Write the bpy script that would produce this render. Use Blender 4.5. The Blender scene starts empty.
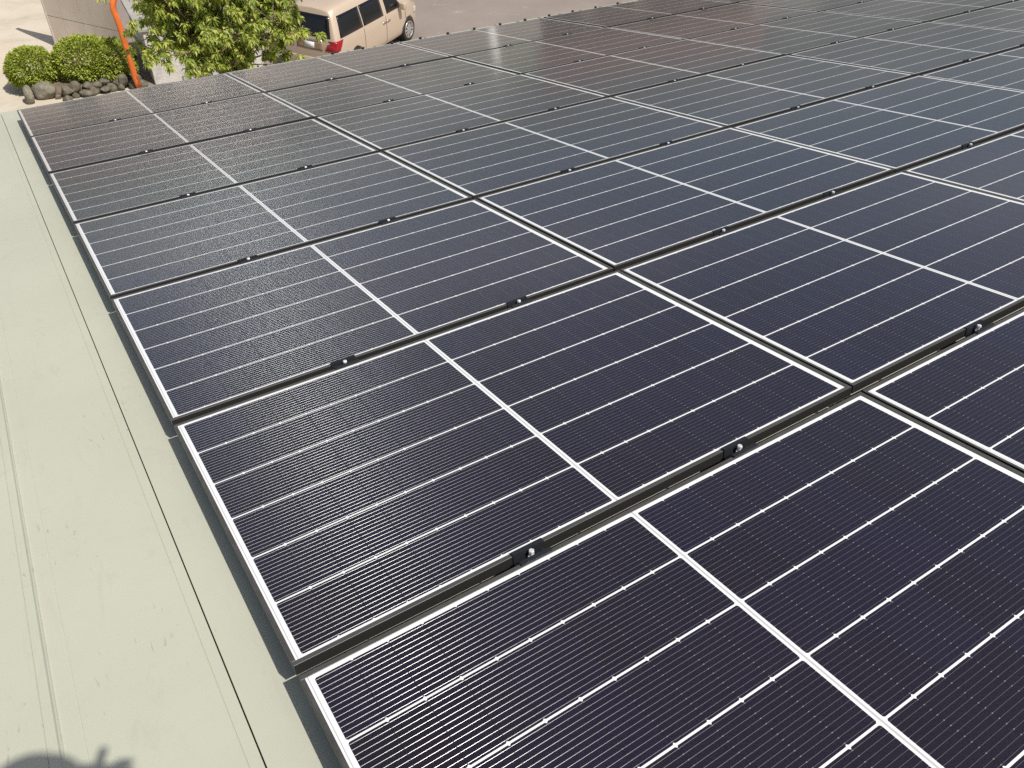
import bpy, bmesh, math, random
import numpy as np
from mathutils import Vector, Matrix
from mathutils.bvhtree import BVHTree
R = math.radians
S = bpy.context.scene
C = S.collection

# ------------------------------------------------------------------ camera, sky, sun, exposure
TH = 0.2                                  # pitch of the roof (rad), falling away from the camera
CAM = Vector((0.0, 0.0, 9.14))
FPX = 818.8
RIGHT = Vector((0.8443, -0.5348, 0.0351)); DOWN = Vector((-0.3342, -0.5765, -0.7456)); FWD = Vector((0.4190, 0.6178, -0.6655))
cd = bpy.data.cameras.new('camera'); cam = bpy.data.objects.new('camera', cd); C.objects.link(cam)
cd.sensor_width = 36.0; cd.lens = FPX / 1024 * 36.0; cd.clip_start = 0.02; cd.clip_end = 3000
M = Matrix.Identity(3); M.col[0] = RIGHT; M.col[1] = -DOWN; M.col[2] = -FWD
M = M.to_quaternion().to_matrix()
cam.matrix_world = Matrix.Translation(CAM) @ M.to_4x4()
S.camera = cam

SUN = Vector((0.270, -0.7225, 1.167)).normalized()     # towards the sun
w = bpy.data.worlds.new('World'); S.world = w; w.use_nodes = True
wn = w.node_tree.nodes; wl = w.node_tree.links; wn.clear()
sky = wn.new('ShaderNodeTexSky'); sky.sky_type = 'NISHITA'; sky.sun_disc = False
sky.sun_elevation = math.asin(SUN.z); sky.sun_rotation = math.atan2(SUN.x, SUN.y)
sky.air_density = 1.0; sky.dust_density = 3.0; sky.ozone_density = 1.0
bg = wn.new('ShaderNodeBackground'); bg.inputs['Strength'].default_value = 0.08
wo = wn.new('ShaderNodeOutputWorld'); hs = wn.new('ShaderNodeHueSaturation'); hs.inputs['Saturation'].default_value = 0.85; wl.new(sky.outputs[0], hs.inputs['Color']); 
# thin broken cloud added, unseen, low down to brighten the far panel reflections
tc = wn.new('ShaderNodeTexCoord'); mp = wn.new('ShaderNodeMapping'); mp.inputs['Scale'].default_value = (1.0, 1.0, 4.5); wl.new(tc.outputs['Generated'], mp.inputs[0])
cn = wn.new('ShaderNodeTexNoise'); cn.inputs['Scale'].default_value = 2.6; cn.inputs['Detail'].default_value = 7; cn.inputs['Roughness'].default_value = 0.58; wl.new(mp.outputs[0], cn.inputs['Vector'])
cr = wn.new('ShaderNodeValToRGB'); cr.color_ramp.elements[0].position = 0.44; cr.color_ramp.elements[0].color = (0, 0, 0, 1); cr.color_ramp.elements[1].position = 0.70; cr.color_ramp.elements[1].color = (0.6, 0.6, 0.6, 1); wl.new(cn.outputs[0], cr.inputs[0])
cm = wn.new('ShaderNodeMix'); cm.data_type = 'RGBA'; sz = wn.new('ShaderNodeSeparateXYZ'); wl.new(tc.outputs['Generated'], sz.inputs[0])
low = wn.new('ShaderNodeMath'); low.operation = 'MULTIPLY_ADD'; low.use_clamp = True; low.inputs[1].default_value = -2.0; low.inputs[2].default_value = 1.05; wl.new(sz.outputs[2], low.inputs[0])
cf = wn.new('ShaderNodeMath'); cf.operation = 'MULTIPLY'; wl.new(cr.outputs[0], cf.inputs[0]); wl.new(low.outputs[0], cf.inputs[1]); wl.new(cf.outputs[0], cm.inputs['Factor']); wl.new(hs.outputs[0], cm.inputs[6]); cm.inputs[7].default_value = (8.2, 8.1, 8.0, 1)
wl.new(cm.outputs[2], bg.inputs[0]); wl.new(bg.outputs[0], wo.inputs[0])
sd = bpy.data.lights.new('sun', 'SUN'); sd.energy = 4.4; sd.angle = R(0.55); sd.color = (1.0, 0.955, 0.88)
so = bpy.data.objects.new('sun', sd); C.objects.link(so)
so.rotation_euler = (-SUN).to_track_quat('-Z', 'Y').to_euler(); so.location = (0, -20, 60)
S.view_settings.view_transform = 'Standard'; S.view_settings.look = 'None'
S.view_settings.exposure = 0.10; S.view_settings.gamma = 1.0; S.view_settings.use_curve_mapping = False
S.render.engine = 'CYCLES'
S.cycles.max_bounces = 6; S.cycles.diffuse_bounces = 3; S.cycles.glossy_bounces = 4; S.cycles.transparent_max_bounces = 6
S.cycles.use_denoising = False; S.cycles.denoiser = 'OPENIMAGEDENOISE'; S.cycles.denoising_input_passes = 'RGB_ALBEDO_NORMAL'; S.cycles.denoising_prefilter = 'ACCURATE'
S.cycles.sample_clamp_indirect = 6.0
S.cycles.filter_width = 1.5

# ------------------------------------------------------------------ helpers
def ray(px, py):
    return RIGHT * ((px - 512) / FPX) + DOWN * ((py - 384) / FPX) + FWD
def at(px, py, Y):                         # point on the vertical plane y = Y
    d = ray(px, py); return CAM + d * (Y / d.y)
def atz(px, py, z=0.0):                    # point on a level plane
    d = ray(px, py); return CAM + d * ((z - CAM.z) / d.z)

def obj(name, mesh, mat=None, parent=None):
    if isinstance(mesh, bmesh.types.BMesh):
        me = bpy.data.meshes.new(name); mesh.to_mesh(me); mesh.free(); mesh = me
    o = bpy.data.objects.new(name, mesh); C.objects.link(o)
    if mat is not None:
        for m in (mat if isinstance(mat, (list, tuple)) else [mat]): mesh.materials.append(m)
    if parent is not None: o.parent = parent
    return o
def tag(o, label=None, cat=None, group=None, kind=None):
    if label: o['label'] = label
    if cat: o['category'] = cat
    if group: o['group'] = group
    if kind: o['kind'] = kind
    return o
def thing(name, label, cat, loc=(0, 0, 0), rot=(0, 0, 0), group=None):
    o = bpy.data.objects.new(name, None); C.objects.link(o)
    o.empty_display_size = 0.2; o.location = loc; o.rotation_euler = rot
    return tag(o, label, cat, group)
def box(bm, x0, x1, y0, y1, z0, z1, mi=0):
    v = [bm.verts.new((x, y, z)) for x in (x0, x1) for y in (y0, y1) for z in (z0, z1)]
    for f in ((0, 1, 3, 2), (4, 6, 7, 5), (0, 4, 5, 1), (2, 3, 7, 6), (0, 2, 6, 4), (1, 5, 7, 3)):
        q = bm.faces.new([v[i] for i in f]); q.material_index = mi
    return v
def bevel(bm, w, seg=2):
    bmesh.ops.bevel(bm, geom=list(bm.edges), offset=w, segments=seg, affect='EDGES', profile=0.5)
def lathe(bm, prof, n=24, axis='z', c=(0, 0, 0), smooth=True, mi=0):
    rings = []
    for r, h in prof:
        ring = []
        for i in range(n):
            a = 2 * math.pi * i / n
            p = (r * math.cos(a), r * math.sin(a), h) if axis == 'z' else (r * math.cos(a), h, r * math.sin(a))
            ring.append(bm.verts.new((p[0] + c[0], p[1] + c[1], p[2] + c[2])))
        rings.append(ring)
    for a, b in zip(rings, rings[1:]):
        for i in range(n):
            f = bm.faces.new((a[i], a[(i + 1) % n], b[(i + 1) % n], b[i])); f.smooth = smooth; f.material_index = mi
    for ring, rev in ((rings[0], True), (rings[-1], False)):
        f = bm.faces.new(ring[::-1] if rev else ring); f.material_index = mi
def tube(bm, pts, rad, n=10, mi=0):
    pts = [Vector(p) for p in pts]
    rad = rad if isinstance(rad, (list, tuple)) else [rad] * len(pts)
    rings = []; up = Vector((0.3, 0.2, 0.93))
    for i, p in enumerate(pts):
        t = (pts[min(i + 1, len(pts) - 1)] - pts[max(i - 1, 0)]).normalized()
        a = t.cross(up); a = a.normalized() if a.length > 1e-4 else t.orthogonal().normalized(); b = t.cross(a)
        rings.append([bm.verts.new(p + (a * math.cos(k * 2 * math.pi / n) + b * math.sin(k * 2 * math.pi / n)) * rad[i]) for k in range(n)])
    for a, b in zip(rings, rings[1:]):
        for k in range(n):
            f = bm.faces.new((a[k], a[(k + 1) % n], b[(k + 1) % n], b[k])); f.smooth = True; f.material_index = mi
    for rg, rev in ((rings[0], 1), (rings[-1], 0)):
        bm.faces.new(rg[::-1] if rev else rg)
def fixn(bm): bmesh.ops.recalc_face_normals(bm, faces=list(bm.faces)); return bm

# node helpers
class NT:
    def __init__(s, name):
        s.m = bpy.data.materials.new(name); s.m.use_nodes = True
        s.t = s.m.node_tree; s.n = s.t.nodes; s.l = s.t.links; s.n.clear()
        s.out = s.n.new('ShaderNodeOutputMaterial')
    def put(s, sock, v):
        if isinstance(v, bpy.types.NodeSocket): s.l.new(v, sock)
        elif isinstance(v, (tuple, list)): sock.default_value = tuple(v) + ((1.0,) if len(v) == 3 and sock.type == 'RGBA' else ())
        else: sock.default_value = v
    def ma(s, op, a, b=None, c=None, clamp=False):
        n = s.n.new('ShaderNodeMath'); n.operation = op; n.use_clamp = clamp
        for i, v in enumerate((a, b, c)):
            if v is not None: s.put(n.inputs[i], v)
        return n.outputs[0]
    def mix(s, f, a, b, typ='MIX'):
        n = s.n.new('ShaderNodeMix'); n.data_type = 'RGBA'; n.blend_type = typ
        s.put(n.inputs['Factor'], f); s.put(n.inputs[6], a); s.put(n.inputs[7], b); return n.outputs[2]
    def noise(s, vec, scale, detail=4.0, rough=0.55, dist=0.0):
        n = s.n.new('ShaderNodeTexNoise'); n.inputs['Scale'].default_value = scale; n.inputs['Detail'].default_value = detail
        n.inputs['Roughness'].default_value = rough; n.inputs['Distortion'].default_value = dist
        if vec is not None: s.l.new(vec, n.inputs['Vector'])
        return n.outputs[0]
    def ramp(s, f, stops):
        n = s.n.new('ShaderNodeValToRGB'); e = n.color_ramp.elements
        while len(e) < len(stops): e.new(0.5)
        for k, (p, c) in zip(e, stops): k.position = p; k.color = tuple(c) + (1.0,) if len(c) == 3 else c
        s.l.new(f, n.inputs[0]); return n.outputs[0]
    def coord(s, k='Object'):
        return s.n.new('ShaderNodeTexCoord').outputs[k]
    def scale(s, vec, sc):
        n = s.n.new('ShaderNodeMapping'); n.inputs['Scale'].default_value = sc; s.l.new(vec, n.inputs['Vector']); return n.outputs[0]
    def bump(s, h, strength, dist):
        n = s.n.new('ShaderNodeBump'); n.inputs['Strength'].default_value = strength; n.inputs['Distance'].default_value = dist
        s.l.new(h, n.inputs['Height']); return n.outputs[0]
    def pbr(s, color, rough=0.5, metal=0.0, normal=None, spec=0.5, **kw):
        n = s.n.new('ShaderNodeBsdfPrincipled')
        s.put(n.inputs['Base Color'], color); s.put(n.inputs['Roughness'], rough); s.put(n.inputs['Metallic'], metal)
        s.put(n.inputs['Specular IOR Level'], spec)
        if normal is not None: s.l.new(normal, n.inputs['Normal'])
        for k, v in kw.items(): s.put(n.inputs[k], v)
        return n.outputs[0]
    def done(s, sh): s.l.new(sh, s.out.inputs['Surface']); return s.m
def simple(name, col, rough=0.5, metal=0.0, spec=0.5, var=0.12, sc=6.0, bump=0.0, **kw):
    t = NT(name); co = t.coord()
    f = t.noise(co, sc, 5.0)
    lo = tuple(c * (1 - var) for c in col); hi = tuple(min(1, c * (1 + var)) for c in col)
    c = t.ramp(f, [(0.3, lo), (0.7, hi)])
    nm = t.bump(t.noise(co, sc * 8, 3.0), bump, 0.01) if bump else None
    return t.done(t.pbr(c, rough, metal, nm, spec, **kw))

# ------------------------------------------------------------------ materials
WT = (0.0, 1.0)
def mat_cells():
    t = NT('solar cells under glass'); m = t.ma
    co = t.coord(); sp = t.n.new('ShaderNodeSeparateXYZ'); t.l.new(co, sp.inputs[0]); x, y = sp.outputs[0], sp.outputs[1]
    PX, PY, CH = 0.0853, 0.183, 0.1778
    right = m('GREATER_THAN', x, 0.879)
    xh = m('SUBTRACT', x, m('ADD', 0.017, m('MULTIPLY', right, 0.871)))
    yh = m('SUBTRACT', y, 0.008)
    fx = m('FLOORED_MODULO', xh, PX); fy = m('FLOORED_MODULO', yh, PY)
    inx = m('MULTIPLY', m('GREATER_THAN', xh, 0.0), m('LESS_THAN', xh, PX * 10))
    iny = m('MULTIPLY', m('GREATER_THAN', yh, 0.0), m('LESS_THAN', yh, PY * 6 - 0.004))
    iny = m('MULTIPLY', iny, m('LESS_THAN', fy, CH))
    dx = m('MINIMUM', fx, m('SUBTRACT', PX, fx)); dy = m('MINIMUM', fy, m('SUBTRACT', CH, fy))
    notch = m('GREATER_THAN', m('ADD', dx, dy), 0.0036)
    cell = m('MULTIPLY', m('MULTIPLY', inx, iny), notch)
    # round wires along x, 13 to a cell
    BP = 0.0138
    fb = m('SUBTRACT', m('FLOORED_MODULO', m('ADD', m('SUBTRACT', fy, 0.0061), BP / 2), BP), BP / 2)
    HW = 0.00037
    tt = m('DIVIDE', fb, HW)
    wire = m('LESS_THAN', m('ABSOLUTE', fb), HW)
    gap = m('LESS_THAN', dx, 0.0014)
    wide = m('LESS_THAN', m('ABSOLUTE', fb), 0.0011)
    pad = m('MULTIPLY', m('MULTIPLY', gap, wide), cell)
    gapc = m('MULTIPLY', gap, cell)
    wire = m('MULTIPLY', m('MULTIPLY', wire, cell), m('SUBTRACT', 1.0, gap))
    # colour of each cell
    wn_ = t.n.new('ShaderNodeTexWhiteNoise'); wn_.noise_dimensions = '3D'
    cb = t.n.new('ShaderNodeCombineXYZ')
    t.l.new(m('FLOOR', m('DIVIDE', xh, PX * 2)), cb.inputs[0]); t.l.new(m('FLOOR', m('DIVIDE', yh, PY)), cb.inputs[1])
    oi = t.n.new('ShaderNodeObjectInfo'); t.l.new(oi.outputs['Random'], cb.inputs[2]); t.l.new(cb.outputs[0], wn_.inputs['Vector'])
    cellc = t.mix(wn_.outputs['Value'], (0.0070, 0.0042, 0.0085), (0.0085, 0.0062, 0.0200))
    big = t.noise(co, 1.3, 2.0)
    cellc = t.mix(m('MULTIPLY', big, 0.6), cellc, (0.0165, 0.0075, 0.0110))
    fing = m('LESS_THAN', m('FLOORED_MODULO', fx, 0.0015), 0.00008)
    cellc = t.mix(fing, cellc, (0.10, 0.10, 0.10))
    # fine dust on the glass
    dust = t.noise(co, 5.0, 8.0, 0.7)
    dust = m('MULTIPLY_ADD', dust, 0.006, -0.001, clamp=True)
    cellc = t.mix(gapc, cellc, (0.012, 0.010, 0.012))
    cellc = t.mix(pad, cellc, (0.24, 0.235, 0.23))
    # backsheet, ribbon in the margins
    rib = m('MAXIMUM', m('LESS_THAN', m('ABSOLUTE', m('SUBTRACT', x, 0.0058)), 0.0013), m('LESS_THAN', m('ABSOLUTE', m('SUBTRACT', x, 0.879)), 0.0026))
    back = t.mix(m('MULTIPLY', rib, 0.75), (0.84, 0.85, 0.84), (0.42, 0.42, 0.43))
    col = t.mix(cell, back, cellc)
    col = t.mix(dust, col, (0.55, 0.50, 0.44))
    grain = t.noise(co, 900.0, 1.0)
    nb = t.bump(grain, 0.06, 0.0006)
    body = t.pbr(col, 0.13, 0.0, nb, 0.6, **{'Specular Tint': (0.86, 0.72, 1.0, 1.0), 'Coat Weight': 0.75, 'Coat Roughness': 0.09, 'Coat IOR': 1.45, 'Sheen Weight': 0.3, 'Sheen Roughness': 0.18, 'Sheen Tint': (1.0, 0.95, 0.88, 1.0)})
    # the wires have two sloping flanks, rough across and smooth along, so they catch the sun along a cone of their own
    ct = t.n.new('ShaderNodeCombineXYZ'); t.put(ct.inputs[0], WT[0]); t.put(ct.inputs[1], WT[1]); t.put(ct.inputs[2], 0.0)
    vt = t.n.new('ShaderNodeVectorTransform'); vt.vector_type = 'VECTOR'; vt.convert_from = 'OBJECT'; vt.convert_to = 'WORLD'
    t.l.new(ct.outputs[0], vt.inputs[0])
    sg = m('SIGN', tt); cn = t.n.new('ShaderNodeCombineXYZ'); t.put(cn.inputs[0], 0.0); t.l.new(m('MULTIPLY', sg, 0.60), cn.inputs[1]); t.put(cn.inputs[2], 0.80)
    vn = t.n.new('ShaderNodeVectorTransform'); vn.vector_type = 'NORMAL'; vn.convert_from = 'OBJECT'; vn.convert_to = 'WORLD'
    t.l.new(cn.outputs[0], vn.inputs[0])
    wsh = t.pbr((0.40, 0.42, 0.41), 0.38, 0.88, vn.outputs[0], 0.5, **{'Anisotropic': 0.98, 'Tangent': vt.outputs[0]})
    ms = t.n.new('ShaderNodeMixShader'); t.put(ms.inputs[0], wire); t.l.new(body, ms.inputs[1]); t.l.new(wsh, ms.inputs[2])
    return t.done(ms.outputs[0])
M_CELL = mat_cells()
def mat_frame():
    t = NT('black anodised aluminium, dusty on top'); co = t.coord()
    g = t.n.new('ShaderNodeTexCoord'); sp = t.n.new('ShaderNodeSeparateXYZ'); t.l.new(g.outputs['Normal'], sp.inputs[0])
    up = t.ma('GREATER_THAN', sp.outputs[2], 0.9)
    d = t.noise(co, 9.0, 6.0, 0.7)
    top = t.ramp(d, [(0.3, (0.052, 0.050, 0.047)), (0.7, (0.085, 0.082, 0.076))])  # grey tops: settled dust plus reflected sky, both painted into the colour
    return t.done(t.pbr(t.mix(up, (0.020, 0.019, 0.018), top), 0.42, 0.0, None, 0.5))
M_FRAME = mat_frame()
M_CLAMP = simple('black clamp metal', (0.018, 0.020, 0.026), 0.5, 0.2, 0.5, 0.1, 40)
M_BOLT = simple('steel bolt', (0.70, 0.70, 0.70), 0.42, 0.25, 0.5, 0.05, 60)

def mat_roof():
    t = NT('cream painted metal roof'); co = t.coord(); m = t.ma
    a = t.noise(co, 1.1, 5.0, 0.6); b = t.noise(t.scale(co, (9, 1.2, 1)), 2.0, 6.0, 0.6); c = t.noise(co, 34.0, 6.0, 0.75)
    base = t.ramp(a, [(0.25, (0.475, 0.477, 0.385)), (0.75, (0.51, 0.525, 0.425))])
    base = t.mix(t.ramp(b, [(0.55, (0, 0, 0)), (0.8, (0.35, 0.35, 0.35))]), base, (0.53, 0.49, 0.42))
    d = t.noise(co, 7.0, 7.0, 0.75, 0.6)
    base = t.mix(t.ramp(d, [(0.58, (0, 0, 0)), (0.72, (0.34, 0.34, 0.34))]), base, (0.40, 0.39, 0.34))
    base = t.mix(t.ramp(c, [(0.68, (0, 0, 0)), (0.78, (0.55, 0.55, 0.55))]), base, (0.30, 0.28, 0.23))
    sm = t.noise(t.scale(co, (4.5, 0.9, 1)), 3.0, 8.0, 0.72, 1.2)
    base = t.mix(t.ramp(sm, [(0.56, (0, 0, 0)), (0.68, (0.30, 0.30, 0.30)), (0.8, (0.1, 0.1, 0.1))]), base, (0.44, 0.40, 0.33))
    sc = t.noise(t.scale(co, (60, 14, 1)), 1.5, 2.0, 0.5, 0.5); msk = t.noise(co, 2.6, 2.0)
    base = t.mix(t.ma('MULTIPLY', t.ramp(sc, [(0.66, (0, 0, 0)), (0.70, (0.6, 0.6, 0.6))]), t.ramp(msk, [(0.52, (0, 0, 0)), (0.60, (1, 1, 1))])), base, (0.36, 0.34, 0.29))
    nm = t.bump(t.noise(co, 3.0, 3.0), 0.12, 0.02)
    return t.done(t.pbr(base, 0.48, 0.0, nm, 0.45))
M_ROOF = mat_roof()
M_SIDING = simple('grey siding', (0.42, 0.42, 0.39), 0.6)

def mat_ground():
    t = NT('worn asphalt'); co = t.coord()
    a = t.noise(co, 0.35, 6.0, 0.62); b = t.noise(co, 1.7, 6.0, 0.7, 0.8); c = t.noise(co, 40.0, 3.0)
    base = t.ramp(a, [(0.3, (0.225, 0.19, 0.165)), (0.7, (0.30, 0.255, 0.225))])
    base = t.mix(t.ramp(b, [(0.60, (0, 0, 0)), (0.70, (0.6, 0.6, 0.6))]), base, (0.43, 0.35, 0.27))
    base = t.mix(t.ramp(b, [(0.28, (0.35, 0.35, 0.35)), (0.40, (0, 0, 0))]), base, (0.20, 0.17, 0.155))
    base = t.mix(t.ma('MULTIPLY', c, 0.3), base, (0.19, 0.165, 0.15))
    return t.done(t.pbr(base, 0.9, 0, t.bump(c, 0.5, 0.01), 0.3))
def mat_pave():
    t = NT('sandy concrete'); co = t.coord()
    a = t.noise(co, 0.8, 7.0, 0.65, 0.4); c = t.noise(co, 30.0, 4.0); b = t.noise(co, 0.35, 3.0)
    base = t.ramp(a, [(0.25, (0.40, 0.345, 0.27)), (0.5, (0.55, 0.49, 0.395)), (0.75, (0.60, 0.545, 0.45))])
    base = t.mix(t.ramp(b, [(0.5, (0, 0, 0)), (0.7, (0.5, 0.5, 0.5))]), base, (0.55, 0.44, 0.32))
    base = t.mix(t.ma('MULTIPLY', c, 0.25), base, (0.36, 0.31, 0.25))
    return t.done(t.pbr(base, 0.9, 0, t.bump(c, 0.4, 0.01), 0.3))
M_GROUND = mat_ground(); M_PAVE = mat_pave()

# ------------------------------------------------------------------ ground
def sheet(name, pts, z, mat):
    bm = bmesh.new(); bm.faces.new([bm.verts.new((x, y, z)) for x, y in pts]); fixn(bm)
    o = obj(name, bm, mat); return tag(o, kind='structure')
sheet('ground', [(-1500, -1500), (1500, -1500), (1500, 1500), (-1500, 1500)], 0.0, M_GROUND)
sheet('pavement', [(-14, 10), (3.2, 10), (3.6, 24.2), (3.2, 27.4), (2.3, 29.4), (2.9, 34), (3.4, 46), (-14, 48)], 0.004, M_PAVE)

def hill_mesh():
    rnd = random.Random(5); bm = bmesh.new(); rows = []
    N = 64
    for i in range(N + 1):
        a = R(-15 + 215 * i / N) ; r0 = 800
        h = 15 + 8 * math.sin(i * 0.37) + 5 * math.sin(i * 0.9 + 1) + rnd.uniform(-2, 2)
        h = max(4, h)
        rows.append([bm.verts.new((math.cos(a) * r, math.sin(a) * r, z)) for r, z in ((r0, -0.5), (r0 + 40, h * 0.55), (r0 + 90, h), (r0 + 150, h * 1.12), (r0 + 330, -1))])
    for a, b in zip(rows, rows[1:]):
        for k in range(4):
            f = bm.faces.new((a[k], a[k + 1], b[k + 1], b[k])); f.smooth = True
    return fixn(bm)
tag(obj('hills', hill_mesh(), simple('wooded hillside', (0.17, 0.185, 0.14), 0.95, var=0.3, sc=0.05)), kind='structure')

# ------------------------------------------------------------------ our building with the roof
CU, CV, CN = -0.14697, -0.13302, 1.40656
ex = Vector((1, 0, 0)); ev = Vector((0, math.cos(TH), -math.sin(TH))); en = Vector((0, math.sin(TH), math.cos(TH)))
RO = CAM - ex * CU - ev * CV - en * CN
def roofp(u, v, n=0.0): return RO + ex * u + ev * v + en * n
ROT = (-TH, 0, 0)
ZR = -0.097
bld = thing('roofed_building', 'low-pitched building with a pale cream-green metal roof carrying the solar panels', 'building', RO, ROT)
SH = 0.0                                # the sheets run a little askew of the panels
V0, V1 = -5.0, 8.74
def roof_strip(name, prof, v0, v1, thick=0.02, parent=bld, mat=M_ROOF):
    bm = bmesh.new()
    nv = 12
    rows = []
    for k in range(nv + 1):
        v = v0 + (v1 - v0) * k / nv
        rows.append([bm.verts.new((u + SH * (v - 1), v, ZR + z)) for u, z in prof] + [bm.verts.new((u + SH * (v - 1), v, ZR + z - thick)) for u, z in prof[::-1]])
    n = len(rows[0])
    for a, b in zip(rows, rows[1:]):
        for i in range(n):
            bm.faces.new((a[i], a[(i + 1) % n], b[(i + 1) % n], b[i]))
    bm.faces.new(rows[0]); bm.faces.new(rows[-1][::-1])
    fixn(bm)
    return obj(name, bm, mat, parent)
# verge flashing left of the panels: creases and a folded crest
roof_strip('verge_flashing', [(-1.60, -0.02), (-1.56, 0.0), (-0.5135, 0), (-0.512, -0.0018), (-0.5105, 0), (-0.490, 0.0008), (-0.4845, 0.0050), (-0.4815, 0.0056), (-0.4795, 0.0012), (-0.476, 0.0),
                              (-0.4405, 0), (-0.4390, -0.0007), (-0.4375, 0), (-0.1622, 0), (-0.1610, -0.0014), (-0.1598, 0), (-0.1338, 0), (-0.1332, -0.004)], V0, V1, 0.014)
roof_strip('roof_sheet', [(-0.1306, -0.006), (-0.1300, 0.001)] + sum([[(-0.1300 + 0.305 * k - 0.004, 0.001), (-0.1300 + 0.305 * k, 0.010), (-0.1300 + 0.305 * k + 0.004, 0.001)] for k in range(1, 44)], []) + [(13.4, 0.001)], V0, V1, 0.014)
bm = bmesh.new(); box(bm, -1.55, 13.35, V0 + 0.02, V1 - 0.03, ZR - 0.14, ZR - 0.016); obj('roof_base', bm, simple('dark underlay', (0.05, 0.05, 0.05), 0.9), bld)
bm = bmesh.new()
prof = [(0, 0), (0, -0.10), (0.11, -0.10), (0.11, 0.0), (0.105, 0.0), (0.105, -0.094), (0.005, -0.094), (0.005, 0)]
rows = [[bm.verts.new((u, V1 - 0.01 + a, ZR - 0.03 + b)) for a, b in prof] for u in (-1.6, 13.4)]
for i in range(8): bm.faces.new((rows[0][i], rows[0][(i + 1) % 8], rows[1][(i + 1) % 8], rows[1][i]))
bm.faces.new(rows[0]); bm.faces.new(rows[1][::-1]); fixn(bm)
obj('gutter', bm, M_SIDING, bld)
# walls (upright, so built in world axes and brought under the tilted root)
bm = bmesh.new()
e = roofp(0, V1 - 0.5); b0 = roofp(0, V0 + 0.3)
y1, y0 = e.y, b0.y
zt1, zt0 = e.z + ZR - 0.16, b0.z + ZR - 0.16
xs = (-1.45, 13.2)
vv = [bm.verts.new((x, y, z)) for x in xs for y, z in ((y0, 0), (y0, zt0), (y1, zt1), (y1, 0))]
bm.faces.new(vv[:4]); bm.faces.new(vv[4:][::-1])
for i in range(4): bm.faces.new((vv[i], vv[(i + 1) % 4], vv[4 + (i + 1) % 4], vv[4 + i]))
fixn(bm)
MW = Matrix.Translation(RO) @ Matrix.Rotation(-TH, 4, 'X')
bm.transform(MW.inverted())
obj('wall', bm, M_SIDING, bld)

# ------------------------------------------------------------------ solar panels
PU, PV, LP, WP = 1.78983, 1.17013, 1.760, 1.112
FL, FS, FR = 0.013, 0.0092, 0.0160                       # frame widths: long edges, short edges
def frame_mesh():
    bm = bmesh.new(); zt, zb = 0.0014, -0.0286
    box(bm, -FS, LP + FR, -FL, 0, zb, zt); box(bm, -FS, LP + FR, WP, WP + FL, zb, zt)
    box(bm, -FS, 0, 0.0, WP, zb, zt); box(bm, LP, LP + FR, 0.0, WP, zb, zt)
    # lower inner flange
    box(bm, 0.001, LP - 0.001, 0.001, 0.026, zb, zb + 0.002); box(bm, 0.001, LP - 0.001, WP - 0.026, WP - 0.001, zb, zb + 0.002)
    bmesh.ops.bevel(bm, geom=[e for e in bm.edges if abs(e.verts[0].co.z - zt) < 1e-6 and abs(e.verts[1].co.z - zt) < 1e-6], offset=0.0006, segments=1, affect='EDGES')
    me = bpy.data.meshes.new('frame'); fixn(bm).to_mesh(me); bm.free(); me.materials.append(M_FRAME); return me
def face_mesh():
    bm = bmesh.new(); box(bm, 0.0, LP, 0.0, WP, -0.005, 0.0)
    me = bpy.data.meshes.new('cell_face'); fixn(bm).to_mesh(me); bm.free(); me.materials.append(M_CELL); return me
FM, CM = frame_mesh(), face_mesh()
ORD = ['nearest', 'second', 'third', 'fourth', 'fifth', 'sixth', 'farthest']
COLN = ['beside the pale roof strip', 'second from the pale roof strip', 'third from the pale roof strip', 'fourth from the pale roof strip', 'fifth from the pale roof strip']
rnd = random.Random(11)
NROW, NCOL = 7, 5
VIS = {0: 2, 1: 3, 2: 4}
for r in range(NROW):
    for c in range(NCOL):
        if c >= VIS.get(r, 5): continue
        p = thing('solar_panel', f'dark solar panel in {ORD[r]} row from camera, {COLN[c]}', 'solar panel',
                  roofp(c * PU, r * PV, rnd.uniform(-0.0015, 0.0015)), (-TH + rnd.uniform(-0.002, 0.002), rnd.uniform(-0.002, 0.002), 0), 'solar panels laid in rows on the roof')
        for nm, me in (('frame', FM), ('cell_face', CM)):
            o = bpy.data.objects.new(nm, me); C.objects.link(o); o.parent = p
# clamps in the gaps between rows
def clamp_mesh():
    bm = bmesh.new(); g = 0.032 / 2; L = 0.045
    box(bm, -L, L, g, g + 0.010, 0.0030, 0.0056)          # flange on the farther frame
    box(bm, -L, L, -g - 0.010, -g, 0.0030, 0.0056)        # flange on the nearer frame
    box(bm, -L, L, g - 0.0030, g - 0.0004, -0.026, 0.0056)
    box(bm, -L, L, -g + 0.0004, -g + 0.0030, -0.026, 0.0056)
    box(bm, -L, L, -g + 0.0031, g - 0.0031, -0.026, -0.0225)
    box(bm, -0.03, 0.03, -0.014, 0.014, ZR + 0.008, -0.0265)
    box(bm, -0.05, 0.05, -0.013, 0.013, ZR + 0.0015, ZR + 0.0078)
    me = bpy.data.meshes.new('bracket'); fixn(bm).to_mesh(me); bm.free(); me.materials.append(M_CLAMP); return me
def bolt_mesh():
    bm = bmesh.new()
    lathe(bm, [(0.0038, -0.0224), (0.0038, 0.0)], 10)
    lathe(bm, [(0.0095, -0.012), (0.0095, -0.0105)], 14)
    lathe(bm, [(0.0068, 0.0003), (0.0074, 0.0015), (0.0074, 0.0075), (0.0062, 0.0092)], 6, smooth=False)
    me = bpy.data.meshes.new('bolt'); fixn(bm).to_mesh(me); bm.free(); me.materials.append(M_BOLT); return me
BRM, BOM = clamp_mesh(), bolt_mesh()
GAPN = ['first', 'second', 'third', 'fourth', 'fifth', 'sixth']
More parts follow.
